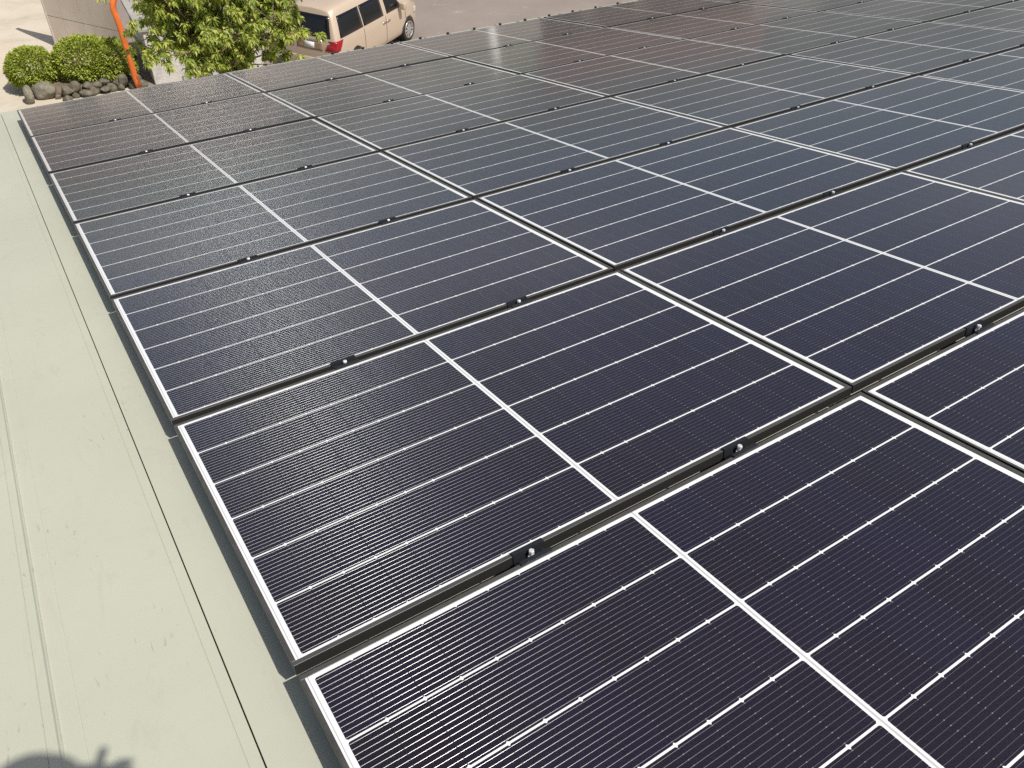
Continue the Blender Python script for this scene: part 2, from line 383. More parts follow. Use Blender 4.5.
for r in range(6):
    for c in range(NCOL):
        if c >= VIS.get(r, 5): continue
        for s, du in enumerate((0.588, 1.297)):
            u = c * PU + du + rnd.uniform(-0.012, 0.012)
            p = thing('panel_clamp', f'black {"left" if s == 0 else "right"} clamp in {GAPN[r]} row gap, panel {COLN[c].replace("from the pale roof strip", "from roof strip").replace("beside the pale", "beside pale")}', 'clamp',
                      roofp(u, r * PV + WP + FL + 0.016, 0), ROT, 'clamps between the panel rows')
            for nm, me in (('bracket', BRM), ('bolt', BOM)):
                o = bpy.data.objects.new(nm, me); C.objects.link(o); o.parent = p
# snow guards by the eave
def guard_mesh():
    bm = bmesh.new()
    box(bm, -0.030, 0.030, -0.09, 0.0, 0.0, 0.004); box(bm, -0.015, 0.015, 0.0, 0.004, 0.0, 0.027); box(bm, -0.014, 0.014, -0.012, -0.0002, 0.020, 0.024)
    v = [bm.verts.new(q) for q in ((-0.002, -0.08, 0.0041), (-0.002, -0.0002, 0.0041), (-0.002, -0.0002, 0.018), (0.002, -0.08, 0.0041), (0.002, -0.0002, 0.0041), (0.002, -0.0002, 0.018))]
    for f in ((0, 1, 2), (5, 4, 3), (0, 3, 4, 1), (1, 4, 5, 2), (2, 5, 3, 0)): bm.faces.new([v[i] for i in f])
    me = bpy.data.meshes.new('snow_guard'); fixn(bm).to_mesh(me); bm.free()
    me.materials.append(simple('brown guard metal', (0.06, 0.05, 0.045), 0.5, 0.3)); return me
GM = guard_mesh()
NTH = ['first', 'second', 'third', 'fourth', 'fifth', 'sixth', 'seventh', 'eighth', 'ninth', 'tenth', 'eleventh', 'twelfth', 'thirteenth', 'fourteenth']
for k in range(12):
    o = bpy.data.objects.new('snow_guard', GM); C.objects.link(o)
    o.location = roofp(3.006 + 0.342 * k, 8.60, ZR + 0.0135); o.rotation_euler = ROT
    tag(o, f'small dark snow guard behind the far panel edge, {NTH[k]} from the van', 'snow guard', 'snow guards along the eave')

# ------------------------------------------------------------------ foliage
def leaf_material(name, a, b, c, trans=0.35):
    t = NT(name); g = t.n.new('ShaderNodeNewGeometry')
    col = t.ramp(g.outputs['Random Per Island'], [(0.0, a), (0.5, b), (1.0, c)])
    d = t.pbr(col, 0.42, 0, None, 0.4)
    tr = t.n.new('ShaderNodeBsdfTranslucent'); t.l.new(t.mix(0.5, col, (0.30, 0.42, 0.03), 'MIX'), tr.inputs[0])
    ms = t.n.new('ShaderNodeMixShader'); t.put(ms.inputs[0], trans); t.l.new(d, ms.inputs[1]); t.l.new(tr.outputs[0], ms.inputs[2])
    return t.done(ms.outputs[0])
def leaves_mesh(name, pts, dirs, length, width, rnd, droop=0.25):
    """each leaf: a folded blade of four faces pointing along dirs"""
    V, F = [], []
    for p, d in zip(pts, dirs):
        d = d.normalized(); up = Vector((rnd.gauss(0, .35), rnd.gauss(0, .35), 1)).normalized()
        s = d.cross(up); s = s.normalized() if s.length > 1e-3 else Vector((1, 0, 0)); n = s.cross(d)
        L = length * rnd.uniform(0.65, 1.25); W = width * rnd.uniform(0.75, 1.2)
        mid = p + d * L * 0.5; tip = p + d * L - Vector((0, 0, L * droop))
        b = len(V)
        V += [tuple(p), tuple(mid), tuple(tip), tuple(mid + s * W - n * (-W * 0.35)), tuple(mid - s * W - n * (-W * 0.35))]
        F += [(b, b + 1, b + 3), (b + 1, b + 2, b + 3), (b, b + 4, b + 1), (b + 1, b + 4, b + 2)]
    me = bpy.data.meshes.new(name); me.from_pydata(V, [], F); me.update(); return me

def clipped_bush(name, label, blobs, n, rnd, mat, zlow, stems):
    root = thing(name, label, 'bush', (0, 0, 0))
    pts, dirs = [], []
    tot = sum(b[3] * b[4] for b in blobs)
    for (cx, cy, cz, rx, ry, rz) in blobs:
        for _ in range(int(n * rx * ry / tot)):
            th = rnd.uniform(0, 2 * math.pi); z = rnd.uniform(-0.9, 1.0); q = math.sqrt(1 - z * z)
            k = 1.0 - abs(rnd.gauss(0, 0.07)) + 0.05 * math.sin(th * 5 + z * 7) + 0.04 * math.sin(th * 11 + cx)
            nn = Vector((q * math.cos(th), q * math.sin(th), z))
            p = Vector((cx + nn.x * rx * k, cy + nn.y * ry * k, cz + nn.z * rz * k))
            if p.z < zlow: continue
            inside = False
            for (ax, ay, az, bx, by, bz) in blobs:
                if (ax, ay, az) != (cx, cy, cz) and ((p.x - ax) / bx) ** 2 + ((p.y - ay) / by) ** 2 + ((p.z - az) / bz) ** 2 < 0.7: inside = True
            if inside: continue
            pts.append(p); dirs.append(nn + Vector((rnd.gauss(0, .7), rnd.gauss(0, .7), rnd.gauss(0.25, .6))))
    c0 = Vector(blobs[0][:2] + (0,)); root.location = (c0.x, c0.y, zlow - 0.2)
    off = Vector(root.location)
    me = leaves_mesh('foliage', [p - off for p in pts], dirs, 0.085, 0.022, rnd, 0.1); obj('foliage', me, mat, root)
    bm = bmesh.new()
    for (cx, cy, cz, rx, ry, rz) in blobs:
        for k in range(stems):
            a = rnd.uniform(0, 6.28); q = rnd.uniform(0.2, 0.75)
            b0 = Vector((cx, cy, zlow - 0.18)) - off; t1 = Vector((cx + math.cos(a) * rx * q, cy + math.sin(a) * ry * q, cz + rz * rnd.uniform(0.2, 0.7))) - off
            tube(bm, [b0, b0.lerp(t1, .5) + Vector((0, 0, .05)), t1], [0.02, 0.014, 0.006], 5)
    obj('stems', bm, M_BARK, root)
    return root
M_BARK = simple('bark', (0.16, 0.115, 0.085), 0.9, var=0.35, sc=12, bump=0.6)
M_AZA = leaf_material('clipped azalea leaf', (0.21, 0.27, 0.03), (0.36, 0.42, 0.06), (0.52, 0.55, 0.12), 0.32)
M_LOQ = leaf_material('broad tree leaf', (0.19, 0.28, 0.05), (0.42, 0.48, 0.085), (0.66, 0.64, 0.18), 0.45)
rb = random.Random(3)
# rocks and low stone bank first: the bushes stand on it
def rock(label, p, size, seed, mat, sub=3):
    rr = random.Random(seed); bm = bmesh.new(); bmesh.ops.create_icosphere(bm, subdivisions=sub, radius=1.0)
    offs = [(Vector((rr.gauss(0, 1), rr.gauss(0, 1), rr.gauss(0, 1))).normalized(), rr.uniform(.55, .95)) for _ in range(9)]
    for v in bm.verts:
        d = v.co.normalized(); k = 1.0
        for o_, h in offs:
            q = d.dot(o_)
            if q > h: k = min(k, h / q + 0.03)
        v.co = Vector((d.x * size[0] * k, d.y * size[1] * k, d.z * size[2] * k + size[2] * 0.75))
    for f in bm.faces: f.smooth = True
    o = obj('rock', bm, mat); o.location = p; o.rotation_euler = (0, 0, rr.uniform(0, 3)); return tag(o, label, 'rock', 'rocks under the bushes')
def mat_rock():
    t = NT('weathered stone'); co = t.coord()
    a = t.noise(co, 6.0, 8.0, 0.7); c = t.ramp(a, [(0.3, (0.10, 0.09, 0.07)), (0.5, (0.22, 0.20, 0.155)), (0.75, (0.40, 0.37, 0.31))])
    return t.done(t.pbr(c, 0.9, 0, t.bump(t.noise(co, 14, 8, .7), 0.8, 0.05), 0.3))
M_ROCK = mat_rock()
def gp(px, py, z=0.0):
    q = atz(px, py, z); return (q.x, q.y, 0.004)
rock('upright grey rock standing at the left end of the rock group', gp(31, 103), (.17, .16, .27), 1, M_ROCK)
rock('largest rounded grey rock, beneath the join of the two bushes', gp(47, 98), (.34, .28, .24), 2, M_ROCK)
rock('upper left rock tucked under the smaller bush', gp(31.5, 90), (.2, .2, .24), 3, M_ROCK)
rock('pale flat rock wedged under the smaller bush', gp(44, 88), (.25, .22, .2), 4, M_ROCK)
rock('small pale stone at the foot of the rocks near the panel corner', gp(59, 99), (.09, .08, .08), 5, M_ROCK)
# retaining bank of stones
M_BANK = simple('stone darkened for shade', (0.13, 0.115, 0.085), 0.95, var=0.55, sc=9, bump=0.8)  # shade under the bush is put into the stone as a darker colour
def bank():
    rr = random.Random(8); t = thing('stone_bank', 'low rough stone bank in shade below the larger clipped bush', 'stone bank', (2.35, 23.85, 0))
    for i in range(17):
        bm = bmesh.new(); bmesh.ops.create_icosphere(bm, subdivisions=3, radius=1.0)
        up = i % 2
        sz = (rr.uniform(.10, .24), rr.uniform(.12, .2), rr.uniform(.09, .19)); c = (-0.72 + 0.118 * i + rr.uniform(-.05, .05), (0.06 if up else -.06) + rr.uniform(-.06, .06), (.20 if up else .08) + rr.uniform(-.04, .05))
        offs = [(Vector((rr.gauss(0, 1), rr.gauss(0, 1), rr.gauss(0, 1))).normalized(), rr.uniform(.5, .9)) for _ in range(11)]
        for v in bm.verts:
            d = v.co.normalized(); k = 1.0
            for o_, h in offs:
                q = d.dot(o_)
                if q > h: k = min(k, h / q + 0.02)
            v.co = Vector((d.x * sz[0] * k + c[0], d.y * sz[1] * k + c[1], d.z * sz[2] * k + c[2]))
        for f in bm.faces: f.smooth = True
        obj('stone', bm, M_BANK, t)
    bm = bmesh.new(); box(bm, -1.2, 1.15, 0.12, 1.7, 0.01, 0.24); bevel(bm, 0.12, 3); obj('soil', bm, simple('dry soil', (0.16, 0.12, 0.085), 0.95, var=0.3), t)
bank()
clipped_bush('clipped_bush', 'smaller rounded clipped green bush at the far left, left of the larger one',
             [(1.15, 24.80, 0.56, .62, .58, .50)], 8500, rb, M_AZA, 0.17, 14)
clipped_bush('clipped_bush', 'larger broad clipped green bush between the smaller one and orange pipe',
             [(2.40, 24.68, 0.58, .78, .68, .60), (3.02, 24.45, 0.54, .64, .60, .56)], 18000, rb, M_AZA, 0.17, 14)

# tree in front of the van
def tree():
    rr = random.Random(21)
    base = Vector((4.98, 19.75, 0)); root = thing('leafy_tree', 'small broad-leaved tree with drooping yellow-green leaves beside the van', 'tree', base)
    bm = bmesh.new(); tips = []
    tube(bm, [(0, 0, -0.05), (0.05, 0.0, 0.5), (-0.02, 0.05, 1.1), (0.05, 0.02, 1.7)], [0.15, 0.12, 0.105, 0.09], 10)
    crown_c = Vector((0, 0, 3.12))
    for k in range(30):
        a = k * 2.399 + rr.uniform(-.3, .3); q = rr.uniform(0.45, 1.0)
        rx, ry = 2.35, 1.6
        end = Vector((math.cos(a) * rx * q, math.sin(a) * ry * q, crown_c.z + rr.uniform(-1.35, 1.3) * (1.15 - q * 0.45)))
        if end.x > 1.5: end.x = 1.5 + 0.35 * (end.x - 1.5); end.z += 0.5
        st = Vector((0.04, 0.02, rr.uniform(0.9, 1.7))); mid = st.lerp(end, 0.5) + Vector((rr.uniform(-.15, .15), rr.uniform(-.15, .15), 0.25))
        tube(bm, [st, st.lerp(mid, .5) + Vector((0, 0, .08)), mid, mid.lerp(end, .5) + Vector((0, 0, .05)), end], [.06, .05, .038, .026, .014], 6)
        for _ in range(8):
            s0 = mid.lerp(end, rr.uniform(0.0, 1.0)); e2 = s0 + Vector((rr.gauss(0, .45), rr.gauss(0, .4), rr.gauss(0.12, .35)))
            tube(bm, [s0, s0.lerp(e2, .5) + Vector((0, 0, .04)), e2], [.014, .01, .005], 4); tips += [e2, s0.lerp(e2, .6)]
        tips.append(end)
    for (x_, y_, z_) in ((0.75, -.5, 1.75), (1.15, -.3, 1.95), (0.45, -.7, 1.6), (-1.5, .2, 2.6), (1.0, .3, 1.7)):
        tube(bm, [(0.03, 0.02, 1.3), (x_ * .5, y_ * .5, z_ * .5 + .85), (x_, y_, z_)], [.03, .02, .008], 5)
        for _ in range(5): tips.append(Vector((x_ + rr.gauss(0, .2), y_ + rr.gauss(0, .2), z_ + rr.gauss(0, .15))))
    obj('trunk', bm, M_BARK, root)
    pts, dirs = [], []
    for tp in tips:
        for _ in range(2):
            cpt = tp + Vector((rr.gauss(0, .17), rr.gauss(0, .17), rr.gauss(0, .13)))
            for j in range(rr.randint(25, 36)):
                a = rr.uniform(0, 6.283); el = rr.gauss(-0.35, 0.4)
                d = Vector((math.cos(a) * math.cos(el), math.sin(a) * math.cos(el), math.sin(el)))
                pts.append(cpt + d * rr.uniform(0.0, 0.05) + Vector((0, 0, rr.uniform(-.03, .03)))); dirs.append(d)
    me = leaves_mesh('crown', pts, dirs, 0.13, 0.028, rr, 0.3); obj('crown', me, M_LOQ, root)
tree()

# ------------------------------------------------------------------ walls, block, pipe by the bushes
def wall_panels():
    A = Vector((2.12, 27.84, 0)); D = Vector((0.55, -0.835, 0)); Ln = 2.75; H = 3.4
    ang = math.atan2(D.y, D.x)
    t = thing('boundary_wall', 'tall tan panelled wall in half shade behind the clipped bushes', 'wall', A, (0, 0, ang))
    ms = NT('tan cement panel'); co = ms.coord(); f = ms.noise(ms.scale(co, (1, 1, .35)), 2.2, 7, .65)
    m_ = ms.done(ms.pbr(ms.ramp(f, [(0.3, (0.60, 0.51, 0.42)), (0.7, (0.72, 0.63, 0.53))]), 0.85, 0, None, 0.3))
    # front face is local -y (towards the bushes); x runs to the near end
    zs = [0, 0.9, 1.78, 2.62, H]; xs = [0.0, 1.35, Ln]
    for i in range(2):
        bm = bmesh.new()
        for z0, z1 in zip(zs, zs[1:]):
            box(bm, xs[i] + 0.006, xs[i + 1] - 0.006, 0.0, 0.09, z0 + 0.008, z1 - 0.008)
        obj('panel', fixn(bm), m_, t)
    bm = bmesh.new(); box(bm, 0.0, Ln, 0.02, 0.08, 0, H - 0.01); obj('backing', fixn(bm), simple('wall backing', (0.12, 0.11, 0.10), 0.9), t)
    bm = bmesh.new(); box(bm, -0.055, 0.003, -0.012, 0.11, 0, H); obj('corner_trim', fixn(bm), simple('pale trim', (0.62, 0.58, 0.54), 0.6), t)
    bm = bmesh.new(); box(bm, 1.45, 1.72, -0.03, -0.001, 2.75, 2.93); bevel(bm, 0.008, 2); obj('vent_cover', fixn(bm), simple('white vent', (0.75, 0.72, 0.66), 0.6), t)
wall_panels()
def block():
    t = thing('concrete_block', 'low pale plastered block with a flat grey top behind the tree', 'concrete block', (3.88, 23.72, 0), (0, 0, R(-4)))
    ms = NT('stained plaster'); co = ms.coord(); f = ms.noise(ms.scale(co, (1, 1, .3)), 3.0, 8, .7)
    m_ = ms.done(ms.pbr(ms.ramp(f, [(0.28, (0.34, 0.32, 0.29)), (0.5, (0.62, 0.59, 0.55)), (0.8, (0.72, 0.69, 0.65))]), 0.9, 0, ms.bump(ms.noise(co, 12, 6), .5, .03), 0.3))
    bm = bmesh.new(); box(bm, 0, 3.0, 0, 2.6, 0, 1.40); bevel(bm, 0.02, 2); obj('wall', fixn(bm), m_, t)
    bm = bmesh.new(); box(bm, -0.10, 3.05, -0.05, 2.7, 1.403, 1.50); bevel(bm, 0.02, 2); obj('top_slab', fixn(bm), simple('grey slab', (0.34, 0.325, 0.30), 0.85, sc=3), t)
block()
def pipe():
    YP = 23.5
    px = [(143, 92), (139, 86), (135, 77), (131, 63), (127, 50), (122.5, 35), (117.5, 20), (113.5, 10), (113, 3), (116, -6), (121, -16)]
    bm = bmesh.new(); pts = [at(x, y, YP + 0.02 * i) for i, (x, y) in enumerate(px)]
    fine = []
    for i in range(len(pts) - 1):
        p0, p1, p2, p3 = pts[max(i - 1, 0)], pts[i], pts[i + 1], pts[min(i + 2, len(pts) - 1)]
        for k in range(8):
            u = k / 8
            fine.append(0.5 * ((2 * p1) + (p2 - p0) * u + (2 * p0 - 5 * p1 + 4 * p2 - p3) * u * u + (3 * p1 - p0 - 3 * p2 + p3) * u ** 3))
    fine.append(pts[-1])
    rad = [0.074 + 0.005 * (i % 2) for i in range(len(fine))]
    tube(bm, fine, rad, 12)
    o = obj('orange_pipe', fixn(bm), simple('orange corrugated plastic', (0.72, 0.17, 0.035), 0.45, var=0.2, sc=3))
    tag(o, 'orange corrugated pipe rising and bending beside the larger clipped bush', 'pipe')
pipe()

# ------------------------------------------------------------------ van
M_PAINT = None
def van():
    tp = NT('champagne car paint'); co = tp.coord()
    fl = tp.noise(co, 700, 2.0)
    M_P = tp.done(tp.pbr(tp.mix(tp.ma('MULTIPLY', fl, .35), (0.54, 0.43, 0.325), (0.64, 0.53, 0.42)), 0.38, 0.15, None, 0.5, **{'Coat Weight': 0.7, 'Coat Roughness': 0.05}))
    M_G = simple('dark privacy glass', (0.008, 0.008, 0.010), 0.05, 0, 0.6, 0.05)
    M_BLK = simple('black trim', (0.02, 0.02, 0.02), 0.6)
    M_T = simple('tyre rubber', (0.022, 0.021, 0.020), 0.85, bump=0.3)
    M_RIM = simple('alloy rim', (0.68, 0.67, 0.65), 0.3, 0.75)
    M_RED = simple('red lamp lens', (0.30, 0.010, 0.018), 0.12, 0, 0.6, 0.05)
    M_CLR = simple('clear lamp lens', (0.72, 0.70, 0.68), 0.1, 0.3)
    M_CHR = simple('chrome', (0.8, 0.8, 0.8), 0.12, 1.0)
    M_PL = simple('plate', (0.70, 0.70, 0.68), 0.5)
    t = thing('van', 'champagne beige minivan with dark windows parked beyond the panels beside the tree', 'van', (7.84, 22.30, 0.0), (0, 0, 0.583))
    Lx = 4.85
    def zroof(x):
        P = [(0, 1.80), (0.35, 1.87), (1.2, 1.895), (2.6, 1.88), (3.15, 1.80), (3.75, 1.38), (4.05, 1.14), (4.45, 1.03), (4.72, 0.92), (4.85, 0.72)]
        return float(np.interp(x, *zip(*P)))
    def hw(x):
        P = [(0, .80), (.10, .875), (.35, .912), (1.5, .918), (3.9, .918), (4.4, .87), (4.7, .72), (4.85, .58)]
        return float(np.interp(x, *zip(*P)))
    xs = [0, .06, .2, .45, .9, 1.4, 2.0, 2.6, 3.1, 3.5, 3.8, 4.1, 4.45, 4.7, 4.85]
    bm = bmesh.new(); rings = []
    for x in xs:
        zr = zroof(x); W = hw(x); belt = min(1.09, zr - 0.05)
        up = max(0.0, zr - belt)
        rw = W - 0.26 * min(1, up / 0.75) * (1 if x < 4 else .6)
        half = [(0, .20), (W * .78, .20), (W * .965, .28), (W * 1.0, .55), (W * .998, .85 if belt > .9 else belt * .85), (W * .985, belt),
                (W * .985 + (rw - W * .985) * .55, belt + up * .55), (rw + .02, zr - min(.10, up * .25)), (rw - .07, zr - min(.015, up * .05)), (rw * .5, zr + .012), (0, zr + .018)]
        ring = []
        for s in (-1, 1):
            for (yy, zz) in (half if s < 0 else half[::-1][1:-1]):
                lean = 0.0
                if x < .5:
                    k = 1 - x / .5
                    lean = k * (0.0 if zz < .45 else (zz - .45) * .07 if zz < 1.05 else .042 + (zz - 1.05) * .30)
                ring.append(bm.verts.new((x + lean, s * yy, zz)))
        rings.append(ring)
    n = len(rings[0])
    for a, b in zip(rings, rings[1:]):
        for i in range(n): bm.faces.new((a[i], a[(i + 1) % n], b[(i + 1) % n], b[i]))
    for ring in (rings[0], rings[-1]):
        # close the ends with strips between right and left
        hN = (n + 2) // 2
        Rr = ring[:hN]; Ll = [ring[0]] + ring[hN:][::-1] + [ring[hN - 1]]
        for i in range(hN - 1):
            q = [Rr[i], Rr[i + 1], Ll[i + 1], Ll[i]]
            u = []
            for v in q:
                if v not in u: u.append(v)
            bm.faces.new(u)
    for f in bm.faces: f.smooth = True
    fixn(bm)
    me = bpy.data.meshes.new('body'); bm.to_mesh(me); bm.free()
    tmp = bpy.data.objects.new('body', me); C.objects.link(tmp)
    m1 = tmp.modifiers.new('s', 'SUBSURF'); m1.levels = 2; m1.render_levels = 2
    cuts = []
    for wx in (0.97, 3.92):
        for s in (-1, 1):
            b2 = bmesh.new(); lathe(b2, [(.385, min(s * .62, s * 1.1)), (.385, max(s * .62, s * 1.1))], 40, 'y', (wx, 0, .345)); fixn(b2)
            m2 = bpy.data.meshes.new('cut'); b2.to_mesh(m2); b2.free(); oc = bpy.data.objects.new('cut', m2); C.objects.link(oc); cuts.append(oc)
            mb = tmp.modifiers.new('b', 'BOOLEAN'); mb.operation = 'DIFFERENCE'; mb.object = oc; mb.solver = 'EXACT'
    dg = bpy.context.evaluated_depsgraph_get(); dg.update()
    bme = bpy.data.meshes.new_from_object(tmp.evaluated_get(dg))
    for oc in cuts: bpy.data.objects.remove(oc)
    bpy.data.objects.remove(tmp)
    bme.name = 'body'; bme.materials.clear()
    b3 = bmesh.new(); b3.from_mesh(bme); bvh = BVHTree.FromBMesh(b3); b3.free()
    obj('body', bme, M_P, t)
    def patch(bm, corners, side, off=0.004, nu=10, nv=5, ds=0.0):
        """corners (a,b) in (x,z) for side 'r'/'l' or (y,z) for 'b' rear / 'f' front, projected on the body"""
        g = []
        for j in range(nv + 1):
            row = []
            for i in range(nu + 1):
                u, v = i / nu, j / nv
                a = (1 - v) * ((1 - u) * corners[0][0] + u * corners[1][0]) + v * ((1 - u) * corners[3][0] + u * corners[2][0])
                b = (1 - v) * ((1 - u) * corners[0][1] + u * corners[1][1]) + v * ((1 - u) * corners[3][1] + u * corners[2][1])
                if side == 'r': o_, d_ = Vector((a, -3, b)), Vector((0, 1, 0))
                elif side == 'l': o_, d_ = Vector((a, 3, b)), Vector((0, -1, 0))
                elif side == 'b': o_, d_ = Vector((-3, a, b)), Vector((1, 0, 0))
                else: o_, d_ = Vector((8, a, b)), Vector((-1, 0, 0))
                h, nrm, _, _ = bvh.ray_cast(o_, d_)
                if h is None: h, nrm = o_ + d_ * 3, -d_
                if nrm.dot(d_) > 0: nrm = -nrm
                row.append(bm.verts.new(h + nrm * off))
            g.append(row)
        for j in range(nv):
            for i in range(nu):
                f = bm.faces.new((g[j][i], g[j][i + 1], g[j + 1][i + 1], g[j + 1][i])); f.smooth = True
    def part(name, mat, patches, parent=t, **k):
        bm = bmesh.new()
        for c_, s_ in patches: patch(bm, c_, s_, **k)
        fixn(bm); o = obj(name, bm, mat, parent)
        sm = o.modifiers.new('thick', 'SOLIDIFY'); sm.thickness = 0.003; sm.offset = 1
        return o
    for s in 'rl':
        part('side_window', M_G, [([(.30, 1.13), (1.42, 1.13), (1.42, 1.66), (.42, 1.66)], s)])
        part('side_window', M_G, [([(1.47, 1.13), (2.52, 1.13), (2.52, 1.66), (1.47, 1.66)], s)])
        part('side_window', M_G, [([(2.70, 1.13), (3.55, 1.13), (3.22, 1.52), (2.70, 1.62)], s)])
        for x_, x2 in ((1.44, 1.44), (2.61, 2.61), (3.72, 3.72)):
            part('door_seam', M_BLK, [([(x_ - .006, .36), (x_ + .006, .36), (x2 + .006, 1.08), (x2 - .006, 1.08)], s)], nu=1, nv=8, off=.002)
        for hx in (2.50, 2.72):
            part('door_handle', M_CHR, [([(hx - .09, .93), (hx + .09, .93), (hx + .09, .965), (hx - .09, .965)], s)], off=.03, nu=4, nv=2)
        sg = -1 if s == 'r' else 1
        part('tail_light', M_RED, [([(0.045, .80), (.22, .84), (.40, 1.10), (.075, 1.08)], s), ([(sg * .50, .82), (sg * .855, .80), (sg * .85, 1.08), (sg * .58, .98)], 'b')], off=.008)
        bm = bmesh.new(); box(bm, 3.30, 3.46, min(sg * .93, sg * 1.14), max(sg * .93, sg * 1.14), 1.10, 1.30); bevel(bm, .035, 3)
        for f in bm.faces: f.smooth = True
        obj('door_mirror', fixn(bm), M_CLR if False else M_P, t)
        part('headlight', M_CLR, [([(4.30, .72), (4.62, .70), (4.58, .86), (4.28, .92)], s)], off=.006)
    part('rear_window', M_G, [([(-.68, 1.14), (.68, 1.14), (.58, 1.68), (-.58, 1.68)], 'b')])
    part('windscreen', M_G, [([(-.70, 1.16), (.70, 1.16), (.55, 1.72), (-.55, 1.72)], 'f')])
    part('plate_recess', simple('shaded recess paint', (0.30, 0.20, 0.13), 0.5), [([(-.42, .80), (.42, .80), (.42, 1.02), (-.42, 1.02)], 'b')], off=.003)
    part('number_plate', M_PL, [([(-.165, .83), (.165, .83), (.165, .99), (-.165, .99)], 'b')], off=.012, nu=2, nv=2)
    part('trim_strip', M_CHR, [([(-.40, 1.035), (.40, 1.035), (.40, 1.065), (-.40, 1.065)], 'b')], off=.012, nu=8, nv=1)
    part('rear_bumper', M_P, [([(-.78, .30), (.78, .30), (.78, .60), (-.78, .60)], 'b')], off=.035)
    for wx in (0.97, 3.92):
        for s in (-1, 1):
            wh = bpy.data.objects.new('wheel', None); C.objects.link(wh); wh.parent = t; wh.location = (wx, s * .80, .345); wh.rotation_euler = (0, 0, 0 if s > 0 else math.pi)
            bm = bmesh.new()
            lathe(bm, [(.245, -.10), (.30, -.112), (.335, -.10), (.345, -.07), (.345, .07), (.335, .10), (.30, .112), (.245, .10)], 40, 'y'); obj('tyre', fixn(bm), M_T, wh)
            bm = bmesh.new()
            lathe(bm, [(.246, .085), (.246, .112), (.222, .112), (.214, .075), (.21, .055)], 40, 'y')
            lathe(bm, [(.05, .062), (.055, .098), (.03, .104)], 20, 'y')
            for k in range(10):
                a = k * math.pi / 5; vb = box(bm, .04, .212, -.027, .027, .07, .104)
                for v in vb:
                    x_, y_, z_ = v.co; v.co = (x_ * math.cos(a) - y_ * math.sin(a), z_, x_ * math.sin(a) + y_ * math.cos(a))
            obj('rim', fixn(bm), M_RIM, wh)
van()

# ------------------------------------------------------------------ the neighbourhood the panels mirror
def house(label, loc, rz, w_, d_, h_, rh, wallc, roofc, nwin):
    t = thing('house', label, 'house', loc, (0, 0, rz))
    bm = bmesh.new()
    hw_, hd = w_ / 2, d_ / 2
    v = [bm.verts.new(q) for q in ((-hw_, -hd, 0), (hw_, -hd, 0), (hw_, hd, 0), (-hw_, hd, 0), (-hw_, -hd, h_), (hw_, -hd, h_), (hw_, hd, h_), (-hw_, hd, h_), (-hw_, 0, h_ + rh * .98), (hw_, 0, h_ + rh * .98))]
    for f in ((0, 1, 5, 4), (2, 3, 7, 6), (1, 2, 6, 9, 5), (3, 0, 4, 8, 7), (0, 3, 2, 1), (4, 5, 9, 8), (6, 7, 8, 9)): bm.faces.new([v[i] for i in f])
    obj('wall', fixn(bm), simple('house wall', wallc, 0.85, sc=1.0), t)
    bm = bmesh.new(); o_ = .5
    for s in (-1, 1):
        a = [(-hw_ - o_, s * (hd + o_), h_ - rh * o_ / hd + .03), (hw_ + o_, s * (hd + o_), h_ - rh * o_ / hd + .03), (hw_ + o_, 0, h_ + rh + .03), (-hw_ - o_, 0, h_ + rh + .03)]
        lo = [bm.verts.new(q) for q in a]; hi = [bm.verts.new((q[0], q[1], q[2] + .12)) for q in a]
        bm.faces.new(lo); bm.faces.new(hi[::-1])
        for i in range(4): bm.faces.new((lo[i], lo[(i + 1) % 4], hi[(i + 1) % 4], hi[i]))
    obj('roof', fixn(bm), simple('roof tile', roofc, 0.6, sc=2.0), t)
    mg = simple('window glass', (0.03, 0.035, 0.04), 0.08); mf = simple('window frame', (0.6, 0.6, 0.58), 0.5)
    for lv in range(2):
        for i in range(nwin):
            x = -hw_ + w_ * (i + .5) / nwin; z = 0.9 + lv * 2.8
            bm = bmesh.new()
            for q in ((x - .85, x + .85, z - .06, z), (x - .85, x + .85, z + 1.25, z + 1.31), (x - .85, x - .79, z, z + 1.25), (x + .79, x + .85, z, z + 1.25), (x - .02, x + .02, z, z + 1.25)):
                box(bm, q[0], q[1], -hd - .05, -hd + .01, q[2], q[3])
            f = obj('window', fixn(bm), mf, t)
            bm = bmesh.new(); box(bm, x - .79, x + .79, -hd - .015, -hd + .012, z, z + 1.25); obj('pane', fixn(bm), mg, f)
house('brown two-storey house far beyond the parking ground', (27.0, 32.0, 0), R(-40), 9, 7, 6.6, 2.0, (0.50, 0.44, 0.37), (0.15, 0.115, 0.10), 4)
house('cream two-storey house beyond the tree', (6.0, 52.0, 0), R(-6), 15, 8, 6.4, 2.0, (0.42, 0.37, 0.32), (0.13, 0.11, 0.10), 4)
house('grey two-storey house on the far right beyond the roof', (52.0, 34.0, 0), R(-58), 12, 8, 5.4, 1.6, (0.36, 0.33, 0.31), (0.12, 0.115, 0.12), 4)
bm = bmesh.new(); lathe(bm, [(.24, 0), (.20, 6.7)], 16)
tag(obj('utility_pole', fixn(bm), simple('pale concrete pole', (0.62, 0.61, 0.57), 0.8)), 'pale concrete utility pole beyond the parked van', 'pole').location = (19.6, 33.6, 0)

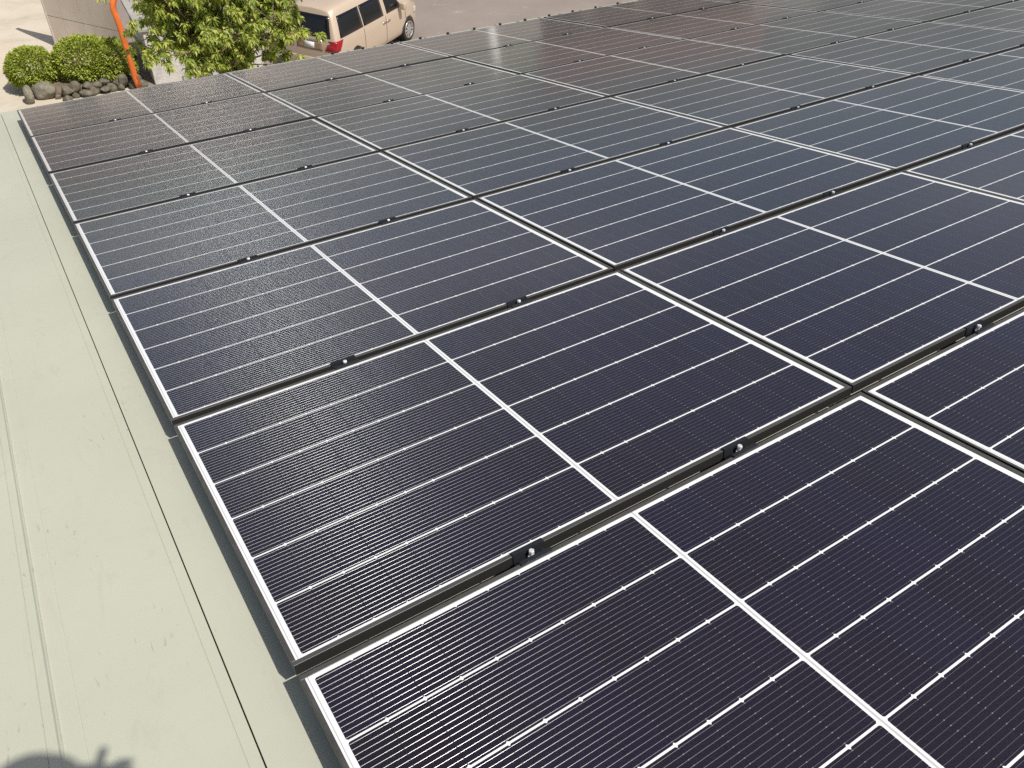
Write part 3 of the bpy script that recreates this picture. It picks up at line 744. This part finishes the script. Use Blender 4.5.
# ------------------------------------------------------------------ the photographer, whose shadow falls on the roof
def person():
    q = bpy.data.objects.new('person', None)
    base = roofp(-0.20, -0.40, ZR + 0.004); bx, by, bz = base
    me = bpy.data.meshes.new('person'); 
    def P(u, v, n): return roofp(u, v, n) - base
    hp = P(-0.10, -0.348, 1.508)                          # head centre
    V = []; E = []; RD = []
    def add(p, r, par=None):
        V.append(tuple(p)); RD.append(r)
        if par is not None: E.append((par, len(V) - 1))
        return len(V) - 1
    pel = add((0.02, 0, .90), .135)
    sp = add((0.03, .0, 1.10), .125, pel); ch = add((.05, .0, 1.30), .15, sp)
    nk = add((.09, .02, 1.47), .055, ch); h0 = add(hp + Vector((0, 0, -.06)), .075, nk); add(hp + Vector((0, 0.0, .03)), .098, h0)
    for s in (-1, 1):
        hip = add((.02 + s * .10, 0, .86), .095, pel); kn = add((.02 + s * .13, .03, .47), .062, hip); an = add((.02 + s * .15, -.01, .09), .042, kn); add((.02 + s * .16, .15, .04), .038, an)
    cam_l = CAM - base
    for s in (-1, 1):
        sh = add((.05 + s * .17, .01, 1.38), .062, ch); el = add((.05 + s * .27, .14, 1.17), .046, sh)
        hand = cam_l + RIGHT * (.20 if s > 0 else -.06) - FWD * .03 - DOWN * (.018 if s > 0 else -.02)
        wr = add(hand - Vector((-s * .01, .06, .04)), .028, el); add(hand, .030, wr)
    me.from_pydata(V, E, []); me.update()
    o = bpy.data.objects.new('person', me); C.objects.link(o); o.location = base
    sk = o.modifiers.new('skin', 'SKIN'); sk.use_smooth_shade = True
    for i, r in enumerate(RD):
        d = me.skin_vertices[0].data[i]; d.radius = (r, r); d.use_root = (i == 0)
    o.modifiers.new('sub', 'SUBSURF').levels = 2; o.modifiers['sub'].render_levels = 2
    dg = bpy.context.evaluated_depsgraph_get(); dg.update()
    nm = bpy.data.meshes.new_from_object(o.evaluated_get(dg)); bpy.data.objects.remove(o)
    nm.name = 'person'; nm.materials.clear()
    o = obj('person', nm, simple('work clothes', (0.10, 0.12, 0.16), 0.85)); o.location = base
    tag(o, 'person in dark work clothes and cap photographing the panels with a phone', 'person')
    bm = bmesh.new()                                       # cap with a brim
    lathe(bm, [(.108, 0), (.110, .035), (.095, .075), (.055, .10), (.01, .108)], 24); obj('cap', fixn(bm), simple('cap cloth', (0.05, 0.06, 0.09), 0.9), o).location = hp + Vector((0, 0, .055))
    skin = simple('skin', (0.45, 0.29, 0.21), 0.55)
    for s in (-1, 1):                                      # fingers and thumb around the phone
        hand = cam_l + RIGHT * (.20 if s > 0 else -.06) - FWD * .03 - DOWN * (.018 if s > 0 else -.02)
        for k in range(4):
            b0 = hand + DOWN * (-.03 + .02 * k); b = bmesh.new()
            tube(b, [b0, b0 + FWD * .03 + RIGHT * (s * .008), b0 + FWD * (.024) - RIGHT * (s * .016)], [.009, .0085, .007], 8); obj('finger', fixn(b), skin, o)
        b = bmesh.new(); b0 = hand - DOWN * .01 - RIGHT * (s * .035)
        tube(b, [b0, b0 - DOWN * .03 - FWD * .005, b0 - DOWN * (.065 if s > 0 else .04) + RIGHT * (s * .012)], [.011, .010, .008], 8); obj('thumb', fixn(b), skin, o)
    ph = bmesh.new(); box(ph, -.025, .185, -.03, .050, -.0045, .0045); bevel(ph, .003, 2)
    po = obj('phone', fixn(ph), simple('phone shell', (0.02, 0.02, 0.022), 0.3))
    po.matrix_world = Matrix.Translation(CAM - FWD * 0.012 - RIGHT * 0.0) @ M.to_4x4()
    tag(po, 'black phone held level in both hands above the roof', 'phone')
person()
